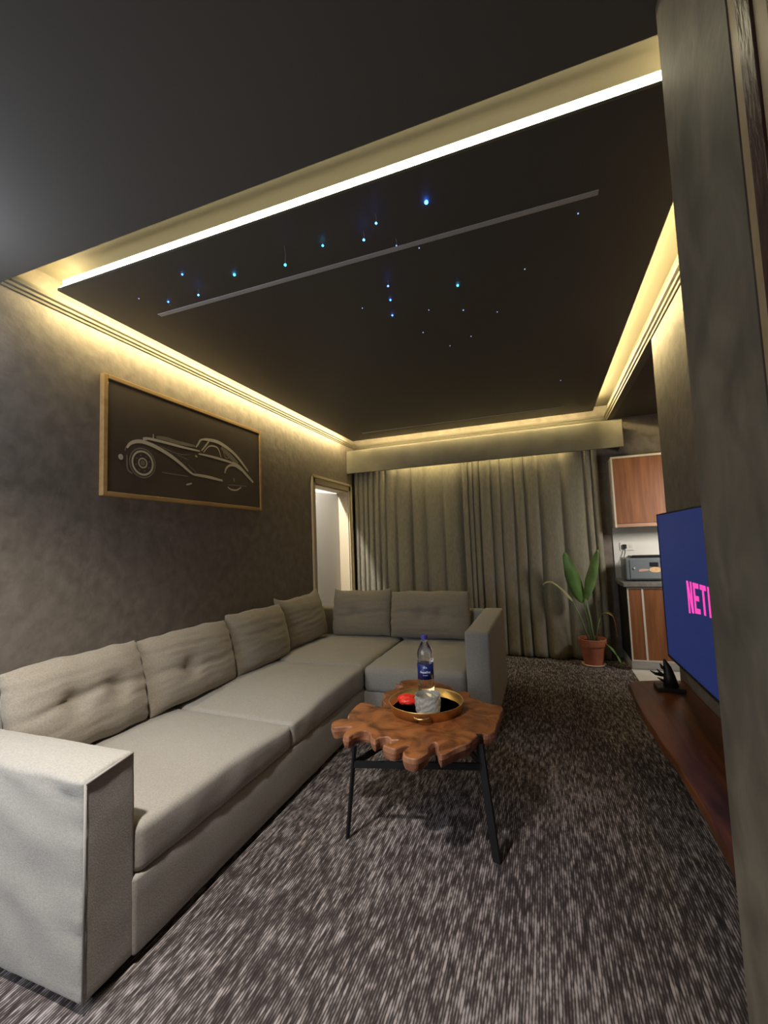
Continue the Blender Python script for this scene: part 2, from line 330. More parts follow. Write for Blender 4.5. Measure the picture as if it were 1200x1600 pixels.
def seat1(p, u, v, w_):
    if w_ > -0.2:
        f = (w_ + 0.2) / 1.2; p.z -= 0.034 * math.exp(-((p.y - 2.03) / 0.28) ** 2) * f * (0.35 + 0.65 * max(0, (p.x + 2.1) / 0.8))
    return p
def seat2(p, u, v, w_): return seat1(p, u, v, w_)
obj('seat_cushion', softbox(-2.2, FX + 0.004, 1.112, 2.028, 0.258, 0.415, 0.03, 0.03, (0.004, 0, 0.02), seat1, 0.004, 3), fabric, so, True)
obj('seat_cushion', softbox(-2.2, FX + 0.004, 2.03, 3.01, 0.258, 0.418, 0.03, 0.03, (0.004, 0, 0.016), seat2, 0.004, 4), fabric, so, True)
obj('seat_cushion', softbox(-2.2, FX - 0.005, 3.005, 4.02, 0.255, 0.425, 0.045, 0.035, (0, 0.006, 0.03), None, 0.004, 5), fabric, so, True)
obj('seat_cushion', softbox(FX, -0.548, 2.985, 4.02, 0.235, 0.42, 0.045, 0.035, (0, 0.008, 0.022), None, 0.004, 6), fabric, so, True)
obj('base', softbox(FX - 0.9, -0.545, 3.0, 4.05, 0.025, 0.24, 0.012, 0.05, (0, 0.004, 0), None, 0.002, 7), fabric, so, True)
obj('armrest', softbox(-0.545, -0.378, 3.0, 4.10, 0.025, 0.692, 0.02, 0.03, (0.006, 0.004, 0.004), None, 0.002, 8), fabric, so, True)
obj('backrest', softbox(-2.312, -2.19, 1.05, 4.12, 0.2, 0.685, 0.025, 0.06, (0.004, 0, 0), None, 0.003, 9), fabric, so, True)
obj('backrest', softbox(-2.312, -0.54, 4.015, 4.12, 0.2, 0.685, 0.025, 0.06, (0, 0.004, 0), None, 0.003, 10), fabric, so, True)
for x, y in ((-2.2, 1.02), (-1.36, 1.02), (-2.2, 2.3), (-1.36, 2.3), (-0.46, 3.1), (-0.46, 4.0)): obj('leg', box(x - 0.03, x + 0.03, y - 0.03, y + 0.03, 0, 0.03), black_pl, so)

def cushion(w_, h, t, tufts, seed, crease=True, ear=0.0, n=44):
    """tufted back cushion standing in the x-z plane, front towards -y, bottom at z 0"""
    bm = bmesh.new(); G = {}
    for s in (-1, 1):
        for i in range(n + 1):
            for j in range(n + 1):
                u = -math.cos(PI * i / n); v = -math.cos(PI * j / n)
                u = u * 0.55 + (-1 + 2 * i / n) * 0.45; v = v * 0.55 + (-1 + 2 * j / n) * 0.45
                rim = i in (0, n) or j in (0, n)
                if rim and s == 1: G[(1, i, j)] = G[(-1, i, j)]; continue
                pu = max(0, 1 - abs(u) ** 3.2) ** 0.5; pv = max(0, 1 - abs(v) ** 3.2) ** 0.5
                th = t * 0.5 * pu * pv
                sx = 1 - 0.025 * (1 - v * v) * abs(u) ** 3 * -1; x = u * w_ / 2 * (0.985 + 0.02 * (1 - v * v)); z = h / 2 + v * h / 2 * (0.97 + 0.03 * (1 - u * u))
                x += nz((x, v, 0), 6, 0.008, seed); z += nz((u, z, 1), 3, 0.012, seed + 5)
                z += ear * (max(0, v) ** 3) * (abs(u) ** 4)
                y = s * th
                if s == -1:
                    for tu, tv in tufts: y += 0.034 * t / 0.17 * math.exp(-(((u - tu) * w_ / 2) ** 2 + ((v - tv) * h / 2) ** 2) / 0.0030) * pu
                    if crease and tufts:
                        tv = sum(q[1] for q in tufts) / len(tufts) + 0.10 * math.sin(u * 2.2 + seed); y += 0.016 * math.exp(-((v - tv) * h / 2) ** 2 / 0.0003) * pu * (1 - 0.5 * abs(u))
                    dist = min([math.hypot(u - a, v - b_) for a, b_ in tufts] or [1])
                    y += (nz((x * 0.7, v * 1.6, 0), 5, 0.006, seed + 2) + nz((x + v * 0.3, v * 1.2, 2), 15, 0.0045, seed + 9) * math.exp(-dist)) * pu * pv
                G[(s, i, j)] = bm.verts.new((x, y, z))
    for s in (-1, 1):
        for i in range(n):
            for j in range(n): bm.faces.new((G[(s, i, j)], G[(s, i + 1, j)], G[(s, i + 1, j + 1)], G[(s, i, j + 1)]))
    return bm
def place(w_, h, t, tufts, seed, loc, face, lean, roll, label, ear=0.0):
    """face: degrees the front is turned (0 looks to -y, 90 looks to +x)"""
    bm = cushion(w_, h, t, tufts, seed, True, ear)
    M = Matrix.Rotation(math.radians(face), 4, 'Z') @ Matrix.Rotation(math.radians(-lean), 4, 'X') @ Matrix.Rotation(math.radians(roll), 4, 'Y')
    bmesh.ops.transform(bm, verts=bm.verts, matrix=M); bmesh.ops.translate(bm, verts=bm.verts, vec=loc)
    bmesh.ops.recalc_face_normals(bm, faces=bm.faces)
    o = obj('back_cushion', bm, fabric_c, None, True); return tag(o, label, 'cushion', 'loose back cushions on the corner sofa')
place(0.64, 0.42, 0.19, [(-0.28, 0.02), (0.38, 0.02)], 1.3, (-2.035, 1.49, 0.425), 90, 14, 0, 'twin-tufted grey-beige cushion on the sofa nearest the big armrest in front')
place(0.71, 0.42, 0.19, [(-0.25, -0.05)], 4.1, (-2.045, 2.175, 0.415), 90, 14, 0, 'single-tufted grey-beige sofa cushion, second along the picture wall from the front armrest')
place(0.675, 0.43, 0.19, [], 7.7, (-2.05, 2.878, 0.415), 90, 14, 1, 'creased untufted sofa cushion, third along the picture wall from the front armrest', 0.015)
place(0.64, 0.42, 0.17, [], 9.2, (-2.06, 3.535, 0.44), 84, 13, -3, 'slumped sofa cushion with a raised ear, last along the picture wall before the corner', 0.05)
place(0.60, 0.43, 0.17, [(-0.2, -0.05)], 12.5, (-1.70, 3.915, 0.435), 2, 10, 0, 'square sofa cushion with a peaked corner under the doorway, left one below the curtains', 0.025)
place(0.74, 0.42, 0.18, [(-0.15, 0.0), (0.3, 0.0)], 15.1, (-1.025, 3.90, 0.44), 0, 10, 0, 'wide sofa cushion with a curved crease, below the curtains next to the far armrest')

# ================================================================== COFFEE TABLE
TOP = [(-0.978, 2.203), (-0.976, 2.057), (-0.951, 1.992), (-0.987, 1.982), (-1.008, 1.94), (-0.994, 1.902), (-0.968, 1.879), (-0.926, 1.9), (-0.893, 1.909), (-0.898, 1.86), (-0.89, 1.811), (-0.86, 1.804), (-0.855, 1.839), (-0.837, 1.867), (-0.811, 1.883), (-0.785, 1.867), (-0.764, 1.828), (-0.736, 1.809), (-0.727, 1.837), (-0.692, 1.85), (-0.668, 1.828), (-0.641, 1.838), (-0.659, 1.801), (-0.689, 1.776), (-0.659, 1.757), (-0.63, 1.749), (-0.613, 1.765), (-0.582, 1.801), (-0.587, 1.741), (-0.572, 1.705), (-0.538, 1.692), (-0.515, 1.70), (-0.497, 1.735), (-0.489, 1.765), (-0.497, 1.809), (-0.486, 1.856), (-0.464, 1.818), (-0.449, 1.768), (-0.432, 1.755), (-0.413, 1.786), (-0.389, 1.823), (-0.344, 1.89), (-0.33, 1.936), (-0.305, 1.995), (-0.292, 1.981), (-0.259, 2.007), (-0.252, 2.046), (-0.247, 2.261), (-0.247, 2.331), (-0.304, 2.353), (-0.355, 2.378), (-0.367, 2.401), (-0.422, 2.434), (-0.441, 2.499), (-0.483, 2.518), (-0.506, 2.491), (-0.554, 2.561), (-0.586, 2.593), (-0.652, 2.635), (-0.732, 2.676), (-0.774, 2.666), (-0.839, 2.642), (-0.883, 2.606), (-0.848, 2.54), (-0.895, 2.545), (-0.833, 2.503), (-0.882, 2.445), (-0.903, 2.358), (-0.875, 2.323), (-0.875, 2.268), (-0.835, 2.21), (-0.864, 2.178), (-0.914, 2.204)]
def smooth_loop(P, k=3):
    out = []; n = len(P)
    for i in range(n):
        p0, p1, p2, p3 = [Vector(P[(i + q) % n]) for q in (-1, 0, 1, 2)]
        for s in range(k):
            t = s / k; out.append(0.5 * ((2 * p1) + (p2 - p0) * t + (2 * p0 - 5 * p1 + 4 * p2 - p3) * t * t + (3 * p1 - p0 - 3 * p2 + p3) * t ** 3))
    return out
ct = thing('coffee_table', (-0.6, 2.1, 0), 'coffee table with a live-edge root-wood slab on black splayed legs', 'coffee table')
LP = smooth_loop(TOP); bm = bmesh.new(); cen = Vector((-0.62, 2.15)); rings = []
def inset(P, d):
    out = []; n = len(P)
    for i in range(n):
        t = (P[(i + 1) % n] - P[i - 1]); t = t.normalized() if t.length > 1e-9 else Vector((1, 0)); out.append(P[i] + Vector((t.y, -t.x)) * d)
    return out
area = sum(LP[i].x * LP[(i + 1) % len(LP)].y - LP[(i + 1) % len(LP)].x * LP[i].y for i in range(len(LP)))
sg = -1 if area > 0 else 1
for dz, ins in ((0.0, 0.005), (-0.004, 0.001), (-0.02, -0.002), (-0.038, 0.001), (-0.052, 0.006)):
    Q = inset(LP, sg * ins)
    rings.append([bm.verts.new((q.x + 0.004 * noise.noise(Vector((q.x * 30, q.y * 30, dz * 60))), q.y + 0.004 * noise.noise(Vector((q.x * 30, q.y * 30, 9 + dz * 60))), 0.46 + dz)) for q in Q])
for A, B in zip(rings, rings[1:]):
    for k in range(len(A)):
        f = bm.faces.new((A[k], A[(k + 1) % len(A)], B[(k + 1) % len(A)], B[k])); f.material_index = 1
bm.faces.new(rings[0]); bm.faces.new(rings[-1][::-1])
obj('tabletop', bm, [teak, teak_side], ct)
feet = [((-0.902, 1.849, 0.0), (-0.846, 1.835, 0.412), (0.5, 0.85, 0)), ((-0.256, 1.891, 0.0), (-0.313, 1.965, 0.425), (0.9, -0.4, 0)), ((-0.66, 2.60, 0.0), (-0.64, 2.50, 0.41), (1, 0, 0))]
for (a, b_, sd), lw_ in zip(feet, (0.015, 0.034, 0.03)):
    obj('leg', tube([a, b_], 0, bm=None, flat=(lw_, 0.012, sd)), black_metal, ct)
mid = [tuple(Vector(a).lerp(Vector(b_), 0.80)) for a, b_, _ in feet]
for i in range(3): obj('crossbar', tube([mid[i], mid[(i + 1) % 3]], 0, flat=(0.028, 0.010, (0, 0, 1))), black_metal, ct)
obj('leg_peg', lathe([(0.0, 0.44), (0.011, 0.44), (0.011, 0.4602), (0.0, 0.4604)], (-0.318, 1.975, 0), 12), orn_m, ct)

# ------------------------------------------------ tray and what stands on it
TC = (-0.612, 2.205, 0.4606)
tr = thing('serving_tray', TC, 'round brass tray with a smoked mirror base on the root-wood coffee table', 'tray')
obj('rim', lathe([(0.172, 0.0), (0.178, 0.002), (0.186, 0.042), (0.189, 0.046), (0.187, 0.048), (0.183, 0.045), (0.174, 0.006), (0.172, 0.006)], TC, 64), brass, tr, True)
obj('mirror_base', lathe([(0.0, 0.001), (0.1735, 0.001), (0.1735, 0.006), (0.0, 0.006)], TC, 64), mirror, tr)
for a in (-1.42, 1.72):
    P = []
    for k in range(13):
        t = k / 12; aa = a + (t - 0.5) * 0.42; rr = 0.190 + 0.026 * math.sin(t * PI) ** 0.6; P.append((TC[0] + rr * math.cos(aa), TC[1] + rr * math.sin(aa), TC[2] + 0.030))
    obj('handle', tube(P, 0.004, 8), brass, tr, True)
TZ = 0.4668
BX, BY = -0.626, 2.275
bo = thing('water_bottle', (BX, BY, TZ), 'clear plastic water bottle with a dark blue label standing on the brass tray', 'bottle')
pr = [(0.0, 0.004), (0.030, 0.0), (0.040, 0.004), (0.043, 0.014)]
for k in range(9): pr += [(0.043, 0.020 + k * 0.011), (0.0412, 0.0255 + k * 0.011)]
pr += [(0.043, 0.124), (0.042, 0.126), (0.042, 0.214), (0.043, 0.217), (0.0432, 0.222), (0.0405, 0.236), (0.042, 0.246), (0.037, 0.268), (0.029, 0.288), (0.0205, 0.304), (0.0145, 0.316), (0.0145, 0.321), (0.018, 0.323), (0.018, 0.326), (0.0, 0.326)]
obj('bottle_body', lathe(pr, (BX, BY, TZ), 48, facet=lambda k, i: 1 + (0.035 * math.cos(k * 2 * PI / 8) if 0.236 < pr[i][1] < 0.30 else 0)), pet, bo, True)
obj('cap', lathe([(0.0, 0.3265), (0.0165, 0.3265), (0.0168, 0.346), (0.0155, 0.349), (0.0, 0.349)], (BX, BY, TZ), 40, facet=lambda k, i: 1 + 0.02 * (k % 2)), cap_m, bo)
la = obj('label_band', lathe([(0.0425, 0.128), (0.0428, 0.128), (0.0428, 0.206), (0.0425, 0.206)], (BX, BY, TZ), 48), label_m, bo, True)
def text_mesh(txt, size):
    cu = bpy.data.curves.new('t', 'FONT'); cu.body = txt; cu.size = size; cu.align_x = 'CENTER'; cu.align_y = 'CENTER'; cu.extrude = 0.0; cu.offset = size * 0.02
    o = bpy.data.objects.new('t', cu); C.objects.link(o); bpy.context.view_layer.update()
    me = bpy.data.meshes.new_from_object(o.evaluated_get(bpy.context.evaluated_depsgraph_get())); bm = bmesh.new(); bm.from_mesh(me)
    bpy.data.objects.remove(o); bpy.data.curves.remove(cu); bpy.data.meshes.remove(me); return bm
LA = math.atan2(-BY, -BX) - 0.05                    # the label's front faces the viewer's side of the room
def wrap(bm, z, r=0.0431):
    bmesh.ops.subdivide_edges(bm, edges=[e for e in bm.edges if e.calc_length() > 0.004], cuts=2)
    for v in bm.verts:
        a = LA + v.co.x / r; zz = v.co.y; v.co = Vector((BX + r * math.cos(a), BY + r * math.sin(a), TZ + z + zz))
    return bm
obj('brand_lettering', wrap(text_mesh('Aquafina', 0.0165), 0.166), white_ink, la)
bm = bmesh.new(); P = [(-0.011, 0), (-0.004, 0.011), (0.0, 0.006), (0.003, 0.008), (0.012, 0)]
bm.faces.new([bm.verts.new((a, b_, 0)) for a, b_ in P]); obj('mountain_mark', wrap(bm, 0.186), white_ink, la)
bm = bmesh.new()
for x in (-0.009, 0, 0.009): bm.faces.new([bm.verts.new((x + a, b_, 0)) for a, b_ in ((-0.0035, -0.001), (0.0035, -0.001), (0.0035, 0.001), (-0.0035, 0.001))])
obj('small_print', wrap(bm, 0.150), white_ink, la)
gl = thing('crystal_glass', (-0.574, 2.098, TZ), 'faceted cut-crystal tumbler on the brass tray in front of the bottle', 'glass')
def fc(k, i): return 1 + 0.030 * (1 if (k // 2 + i) % 2 else -1)
GS = 1.18
prg = [(0.0, 0.0), (0.040, 0.0)] + [(0.046 + 0.007 * math.sin(t / 7 * PI * 0.7), 0.008 + t * 0.0125) for t in range(8)] + [(0.052, 0.100), (0.049, 0.100)] + [(0.044, 0.088), (0.042, 0.03), (0.0, 0.022)]
prg = [(a * GS, b_ * 1.05) for a, b_ in prg]
obj('glass_body', lathe(prg, (-0.574, 2.098, TZ), 26, facet=lambda k, i: fc(k, i) if 2 <= i <= 9 else 1), glass, gl)
# crumpled red wrapper in two lobes
bm = bmesh.new()
for cx, cy, rx, ry, an in ((-0.742, 2.285, 0.050, 0.026, 0.35), (-0.715, 2.232, 0.048, 0.024, 0.2)):
    t = bmesh.new(); bmesh.ops.create_icosphere(t, subdivisions=4, radius=1)
    for v in t.verts:
        p = v.co.copy(); k = 1 + 0.18 * noise.noise(p * 3 + Vector((cx * 20, 0, 0))) + 0.06 * noise.noise(p * 9)
        z = max(p.z, -0.55); x, y = p.x * rx * k, p.y * ry * k
        v.co = Vector((cx + x * math.cos(an) - y * math.sin(an), cy + x * math.sin(an) + y * math.cos(an), TZ + 0.0105 + z * 0.019 * k + 0.001))
    me = bpy.data.meshes.new('t'); t.to_mesh(me); t.free(); bm.from_mesh(me); bpy.data.meshes.remove(me)
zmin = min(v.co.z for v in bm.verts)
for v in bm.verts: v.co.z += TZ - zmin
tag(obj('sweet_wrapper', bm, red_pk, None, True), 'bright red crumpled wrapper lying on the brass tray left of the bottle', 'wrapper')

# ================================================================== PICTURE
pc = thing('framed_picture', (WX, 2.47, 1.63), 'wide gilt-framed picture of a vintage car hanging on the left wall', 'picture')
Y0, Y1, Z0, Z1 = 1.735, 3.205, 1.634, 2.340; fw = 0.026
bm = box(WX + 0.001, WX + 0.036, Y0, Y0 + fw, Z0, Z1, 0.003); box(WX + 0.001, WX + 0.036, Y1 - fw, Y1, Z0, Z1, 0.003, bm); box(WX + 0.001, WX + 0.036, Y0 + fw, Y1 - fw, Z0, Z0 + fw, 0.003, bm); box(WX + 0.001, WX + 0.036, Y0 + fw, Y1 - fw, Z1 - fw, Z1, 0.003, bm)
obj('frame', bm, gold_wood, pc)
cv = obj('print', box(WX + 0.001, WX + 0.0305, Y0 + fw, Y1 - fw, Z0 + fw, Z1 - fw), art, pc)
STROKES = [('b', 0.028, [(1.885, 1.933), (1.904, 1.96), (1.936, 1.98), (1.985, 1.992), (2.055, 1.987), (2.13, 1.97), (2.219, 1.94), (2.302, 1.901), (2.363, 1.867), (2.408, 1.846)]), ('b', 0.024, [(2.408, 1.846), (2.549, 1.847), (2.711, 1.839)]), ('b', 0.02, [(2.0, 2.014), (2.03, 2.021), (2.076, 2.023), (2.174, 2.024), (2.314, 2.022), (2.475, 2.025)]), ('m', 0.03, [(2.097, 2.044), (2.174, 2.05), (2.266, 2.046), (2.429, 2.052)]), ('b', 0.008, [(2.071, 2.059), (2.073, 2.019)]), ('b', 0.022, [(1.995, 2.011), (2.03, 2.021)]), ('b', 0.016, [(2.435, 2.046), (2.458, 2.074), (2.485, 2.11), (2.552, 2.13)]), ('b', 0.03, [(2.51, 2.12), (2.58, 2.129), (2.669, 2.13), (2.778, 2.103), (2.893, 2.051), (3.023, 1.957)]), ('m', 0.05, [(2.699, 2.098), (2.793, 2.05), (2.892, 1.999)]), ('b', 0.014, [(2.489, 2.031), (2.53, 2.075), (2.573, 2.126)]), ('b', 0.012, [(2.509, 2.022), (2.566, 2.079), (2.638, 2.09), (2.671, 2.069), (2.695, 2.021)]), ('b', 0.02, [(2.461, 2.003), (2.579, 2.006), (2.698, 2.003), (2.825, 1.996), (2.908, 1.973)]), ('b', 0.03, [(2.825, 1.999), (2.908, 1.978), (2.995, 1.927), (3.089, 1.871)]), ('b', 0.02, [(2.735, 1.9), (2.751, 1.94), (2.8, 1.974), (2.866, 1.975), (2.942, 1.949)]), ('m', 0.012, [(2.714, 2.079), (2.748, 2.025), (2.793, 2.033)]), ('m', 0.008, [(2.141, 1.822), (2.242, 1.823), (2.363, 1.825)]), ('b', 0.014, [(2.344, 1.764), (2.395, 1.78)]), ('m', 0.01, [(2.773, 1.814), (2.993, 1.828)]), ('b', 0.014, [(2.765, 1.796), (2.805, 1.781), (2.871, 1.783), (2.931, 1.813)]), ('m', 0.02, [(2.839, 1.878), (2.847, 1.845)]), ('m', 0.006, [(2.266, 1.96), (2.364, 1.943)]), ('m', 0.006, [(2.364, 1.908), (2.441, 1.86)]), ('b', 0.014, [(2.428, 1.984), (2.448, 1.978)]), ('m', 0.006, [(2.119, 1.992), (2.266, 1.969), (2.377, 1.98)]), ('m', 0.01, [(1.881, 1.94), (1.872, 1.913)]), ('m', 0.012, [(1.886, 1.891), (1.891, 1.808), (1.924, 1.783)])]
WHEEL = (1.995, 1.859)
for r_, w_, k in ((0.073, 0.014, 'b'), (0.091, 0.010, 'm'), (0.029, 0.009, 'b'), (0.010, 0.016, 'm')):
    STROKES.append((k, w_, [(WHEEL[0] + r_ * math.cos(t * PI / 16), WHEEL[1] + r_ * 0.99 * math.sin(t * PI / 16)) for t in range(33)]))
STROKES.append(('b', 0.016, [(1.845 + 0.009 * math.cos(t * PI / 8), 1.871 + 0.010 * math.sin(t * PI / 8)) for t in range(17)]))
for t in range(8): STROKES.append(('m', 0.010, [(WHEEL[0] + 0.046 * math.cos(t * PI / 4 + 0.3), WHEEL[1] + 0.046 * math.sin(t * PI / 4 + 0.3)), (WHEEL[0] + 0.054 * math.cos(t * PI / 4 + 0.3), WHEEL[1] + 0.054 * math.sin(t * PI / 4 + 0.3))]))
NB = len(STROKES) - 13
def strokes(kind, x, sel):
    bm = bmesh.new()
    for q, (k, w_, P) in enumerate(STROKES):
        if k != kind or not sel(q): continue
        P = [Vector(p) for p in P]; D = [P[0]]
        for i in range(len(P) - 1):
            p0 = P[max(i - 1, 0)]; p1 = P[i]; p2 = P[i + 1]; p3 = P[min(i + 2, len(P) - 1)]
            for s in (0.25, 0.5, 0.75, 1.0): D.append(0.5 * ((2 * p1) + (p2 - p0) * s + (2 * p0 - 5 * p1 + 4 * p2 - p3) * s * s + (3 * p1 - p0 - 3 * p2 + p3) * s ** 3))
        loop = (P[0] - P[-1]).length < 0.004; L = []; n = len(D)
        for i in range(n):
            t = D[min(i + 1, n - 1)] - D[max(i - 1, 0)]
            if loop and i in (0, n - 1): t = D[1] - D[-2]
            t = t.normalized() if t.length > 1e-9 else Vector((1, 0)); tap = 1 if loop else 0.35 + 0.65 * math.sin(PI * (i + 0.5) / n) ** 0.5
            nn = Vector((-t.y, t.x)) * w_ * 0.44 * tap; L.append([bm.verts.new((x + q * 0.00002, *(D[i] + nn))), bm.verts.new((x + q * 0.00002, *(D[i] - nn)))])
        for A, B in zip(L, L[1:]): bm.faces.new((A[0], A[1], B[1], B[0]))
    return bm
for k, mm, x in (('m', ink_m, WX + 0.031), ('b', ink_b, WX + 0.0318)):
    obj('car_body_image', strokes(k, x, lambda q: q < NB), mm, cv); obj('car_wheel_image', strokes(k, x, lambda q: q >= NB and q != NB + 4), mm, cv)
obj('car_headlight_image', strokes('b', WX + 0.0318, lambda q: q == NB + 4), ink_b, cv)

# ================================================================== CURTAINS AND PELMET
pe = thing('curtain_pelmet', (-0.745, 5.06, 2.22), 'long cloth-covered pelmet box above the olive grey curtains', 'pelmet')
bm = box(WX + 0.002, 0.845, 5.06, 5.09, 2.225, 2.515, 0.006); obj('front_board', bm, pelm, pe)
obj('top_board', box(WX + 0.002, 0.845, 5.09, 5.345, 2.490, 2.510), pelm, pe); obj('end_board', box(0.815, 0.845, 5.09, 5.345, 2.225, 2.490, 0.003), pelm, pe)
obj('light_strip', box(-1.75, 0.30, 5.092, 5.100, 2.350, 2.362), mat('pelmet led', (0.9, 0.8, 0.5), 0.5, emit=WARM, strength=95), pe)
def curtain(x0, x1, ends, seed, label, y0=5.24):
    rnd = random.Random(seed); xs = [x0]; amp = []
    while xs[-1] < x1 - 0.02:
        t = (xs[-1] - x0) / (x1 - x0); near = any(a <= t <= b_ for a, b_ in ends)
        d = rnd.uniform(0.055, 0.085) if near else rnd.uniform(0.10, 0.25); xs.append(min(xs[-1] + d, x1)); amp.append((rnd.uniform(0.026, 0.038) if near else rnd.uniform(0.028, 0.052), rnd.uniform(0.25, 0.45), rnd.uniform(-0.02, 0.03)))
    bm = bmesh.new(); NZ = 40; cols = []; U = []
    for i in range(len(xs) - 1):
        for s in range(12): U.append((i, s / 12))
    U.append((len(xs) - 2, 1.0))
    for i, s in U:
        col = []; x = xs[i] + (xs[i + 1] - xs[i]) * s; A, sk, drift = amp[i]
        for j in range(NZ + 1):
            v = j / NZ; z = 2.46 - (2.46 - (0.012 + 0.012 * noise.noise(Vector((x * 4, seed, 0))))) * v
            ph = s + 0.10 * math.sin(2 * PI * s) ; wv = (0.5 - 0.5 * math.cos(2 * PI * ph)) ** 0.5
            a = 1.45 * A * (0.7 + 0.45 * v)
            yy = y0 - a * wv + 0.018 * noise.noise(Vector((x * 2.2, z * 0.8, seed))) + 0.008 * noise.noise(Vector((x * 9, z * 1.6, seed + 4)))
            yy -= 0.02 * v * v * math.sin(x * 5 + seed)
            xx = x + 0.05 * v * (x - (x0 + x1) / 2) * 0.25 + 0.018 * noise.noise(Vector((i * 3.3, z * 0.9, seed + 8))) * v
            col.append(bm.verts.new((xx, yy, z)))
        cols.append(col)
    for a, b_ in zip(cols, cols[1:]):
        for j in range(NZ): bm.faces.new((a[j], b_[j], b_[j + 1], a[j + 1]))
    o = obj('curtain', bm, curt, None, True); md = o.modifiers.new('cloth', 'SOLIDIFY'); md.thickness = 0.004
    return tag(o, label, 'curtain', 'full length window curtains')
curtain(-2.30, -0.845, [(0, 0.26), (0.86, 1)], 3, 'olive grey full-length curtain hanging beside the doorway, behind the corner sofa')
curtain(-0.865, 0.61, [(0, 0.10), (0.80, 1)], 8, 'olive grey full-length curtain hanging behind the potted plant', 5.20)
# curtain rail hidden in the pelmet
tag(obj('curtain_rail', box(-2.28, 0.70, 5.20, 5.23, 2.463, 2.484), white_ink), 'white curtain rail fixed under the pelmet lid', 'curtain rail')

# ================================================================== CEILING CHANNELS AND STARS
for y, wd, lab in ((1.780, 0.026, 'long grey recessed light channel in the black ceiling, the one nearest the viewer'), (4.672, 0.022, 'thin grey recessed light channel in the black ceiling, the one by the curtains')):
    tag(obj('ceiling_light_channel', box(-1.93, 0.278, y - wd / 2, y + wd / 2, 2.6165, 2.6205), channel_m), lab, 'ceiling light')
STARS = [(-1.537, 1.548, 2.618, 1), (-1.314, 1.645, 2.618, 2), (-1.78, 1.697, 2.618, 1), (-1.555, 1.67, 2.586, 1.4), (-1.892, 1.615, 2.618, 0.5), (-0.985, 1.571, 2.532, 1.8), (-0.822, 1.614, 2.603, 1.3), (-0.632, 1.619, 2.578, 1.6), (-0.551, 1.553, 2.58, 1.4), (-0.347, 1.568, 2.618, 3), (-0.52, 1.717, 2.586, 0.7), (-0.444, 1.815, 2.618, 0.4), (-0.654, 1.987, 2.59, 1.2), (-0.699, 2.154, 2.618, 1.3), (-0.741, 2.308, 2.618, 1.2), (-0.336, 2.167, 2.618, 1.8), (-0.351, 2.421, 2.618, 0.9), (-0.631, 2.582, 2.618, 0.6), (-0.36, 2.761, 2.618, 0.6), (-0.513, 2.839, 2.618, 0.4), (-0.533, 2.34, 2.618, 0.4), (-0.87, 2.169, 2.618, 0.4), (0.215, 3.872, 2.618, 0.9), (-0.172, 2.523, 2.618, 0.4), (-0.006, 2.167, 2.618, 0.4), (0.213, 1.87, 2.618, 0.5)]
SLAB = ['small blue star light below the glowing cove, second blue one from the picture wall', 'bright cyan star light between the cove and the left half of the grey channel', 'small violet-blue star light just before the left end of the grey channel', 'blue star light with a short tail touching the left part of the grey channel', 'faint star light nearest the picture wall, left of all the others', 'cyan star light on the longest hanging fibre, midway along the near row',
        'cyan star light with a tiny tail, right of the longest hanging fibre', 'blue star light on a hanging fibre, lower left of the close pair below the cove', 'blue star light on a hanging fibre, upper right of the close pair below the cove', 'largest and brightest blue star light, top right of the near row', 'faint violet star light touching the upper edge of the grey channel', 'barely visible star light just right of the violet one on the grey channel',
        'short-tailed star light, topmost in the column of three beyond the grey channel', 'blue star light in the middle of the column of three beyond the grey channel', 'blue star light at the bottom of the column of three beyond the grey channel', 'bright cyan star light right of the column of three', 'small pale star light just below the bright cyan one right of the column', 'faint star light below and right of the column of three', 'faint star light farther below the bright cyan one, right of the other faint ones',
        'faintest star light nearest the middle of the black ceiling', 'faint star light halfway between the column of three and the small pale star', 'faint star light just left of the column of three', 'lone pale blue star light at the far end near the television-wall cove', 'faint star light right of the small pale star', 'faint star light below the middle right of the grey channel', 'faint star light beyond the right end of the grey channel']
for i, ((x, y, z, s), lab) in enumerate(zip(STARS, SLAB)):
    t = thing('star_light', (x, y, 2.62), lab, 'star light', 'fibre optic star lights in the black ceiling')
    r_ = 0.0022 + 0.0018 * s
    bm = bmesh.new(); bmesh.ops.create_icosphere(bm, subdivisions=2, radius=r_); bmesh.ops.translate(bm, verts=bm.verts, vec=(x, y, min(z, 2.62 - r_ * 0.7)))
    obj('glowing_tip', bm, star_f if s < 0.95 else (star_c if i in (1, 5, 6, 15) else star_b), t, True)
    if z < 2.61: obj('fibre', tube([(x, y, z + r_ * 0.5), (x + 0.002, y, (z + 2.62) / 2), (x - 0.002, y, 2.6205)], 0.0011, 6), fibre_m, t)

# ================================================================== TELEVISION SIDE
tv = thing('television', (0.66, 2.29, 0.575), 'large flat television with a deep blue screen above the wooden shelf', 'television')
TX = 0.640; TY0, TY1, TZ0, TZ1 = 1.535, 3.00, 0.590, 1.418
obj('casing', box(TX + 0.004, TX + 0.045, TY0, TY1, TZ0, TZ1, 0.004), black_pl, tv)
obj('bezel', (lambda: (lambda bm: (box(TX, TX + 0.006, TY0, TY1, TZ0, TZ0 + 0.014, 0, bm), box(TX, TX + 0.006, TY0, TY1, TZ1 - 0.008, TZ1, 0, bm), box(TX, TX + 0.006, TY0, TY0 + 0.008, TZ0, TZ1, 0, bm), box(TX, TX + 0.006, TY1 - 0.008, TY1, TZ0, TZ1, 0, bm), bm)[-1])(bmesh.new()))(), black_pl, tv)
sc = obj('screen', box(TX + 0.0025, TX + 0.0045, TY0 + 0.008, TY1 - 0.008, TZ0 + 0.014, TZ1 - 0.008), screen_m, tv)
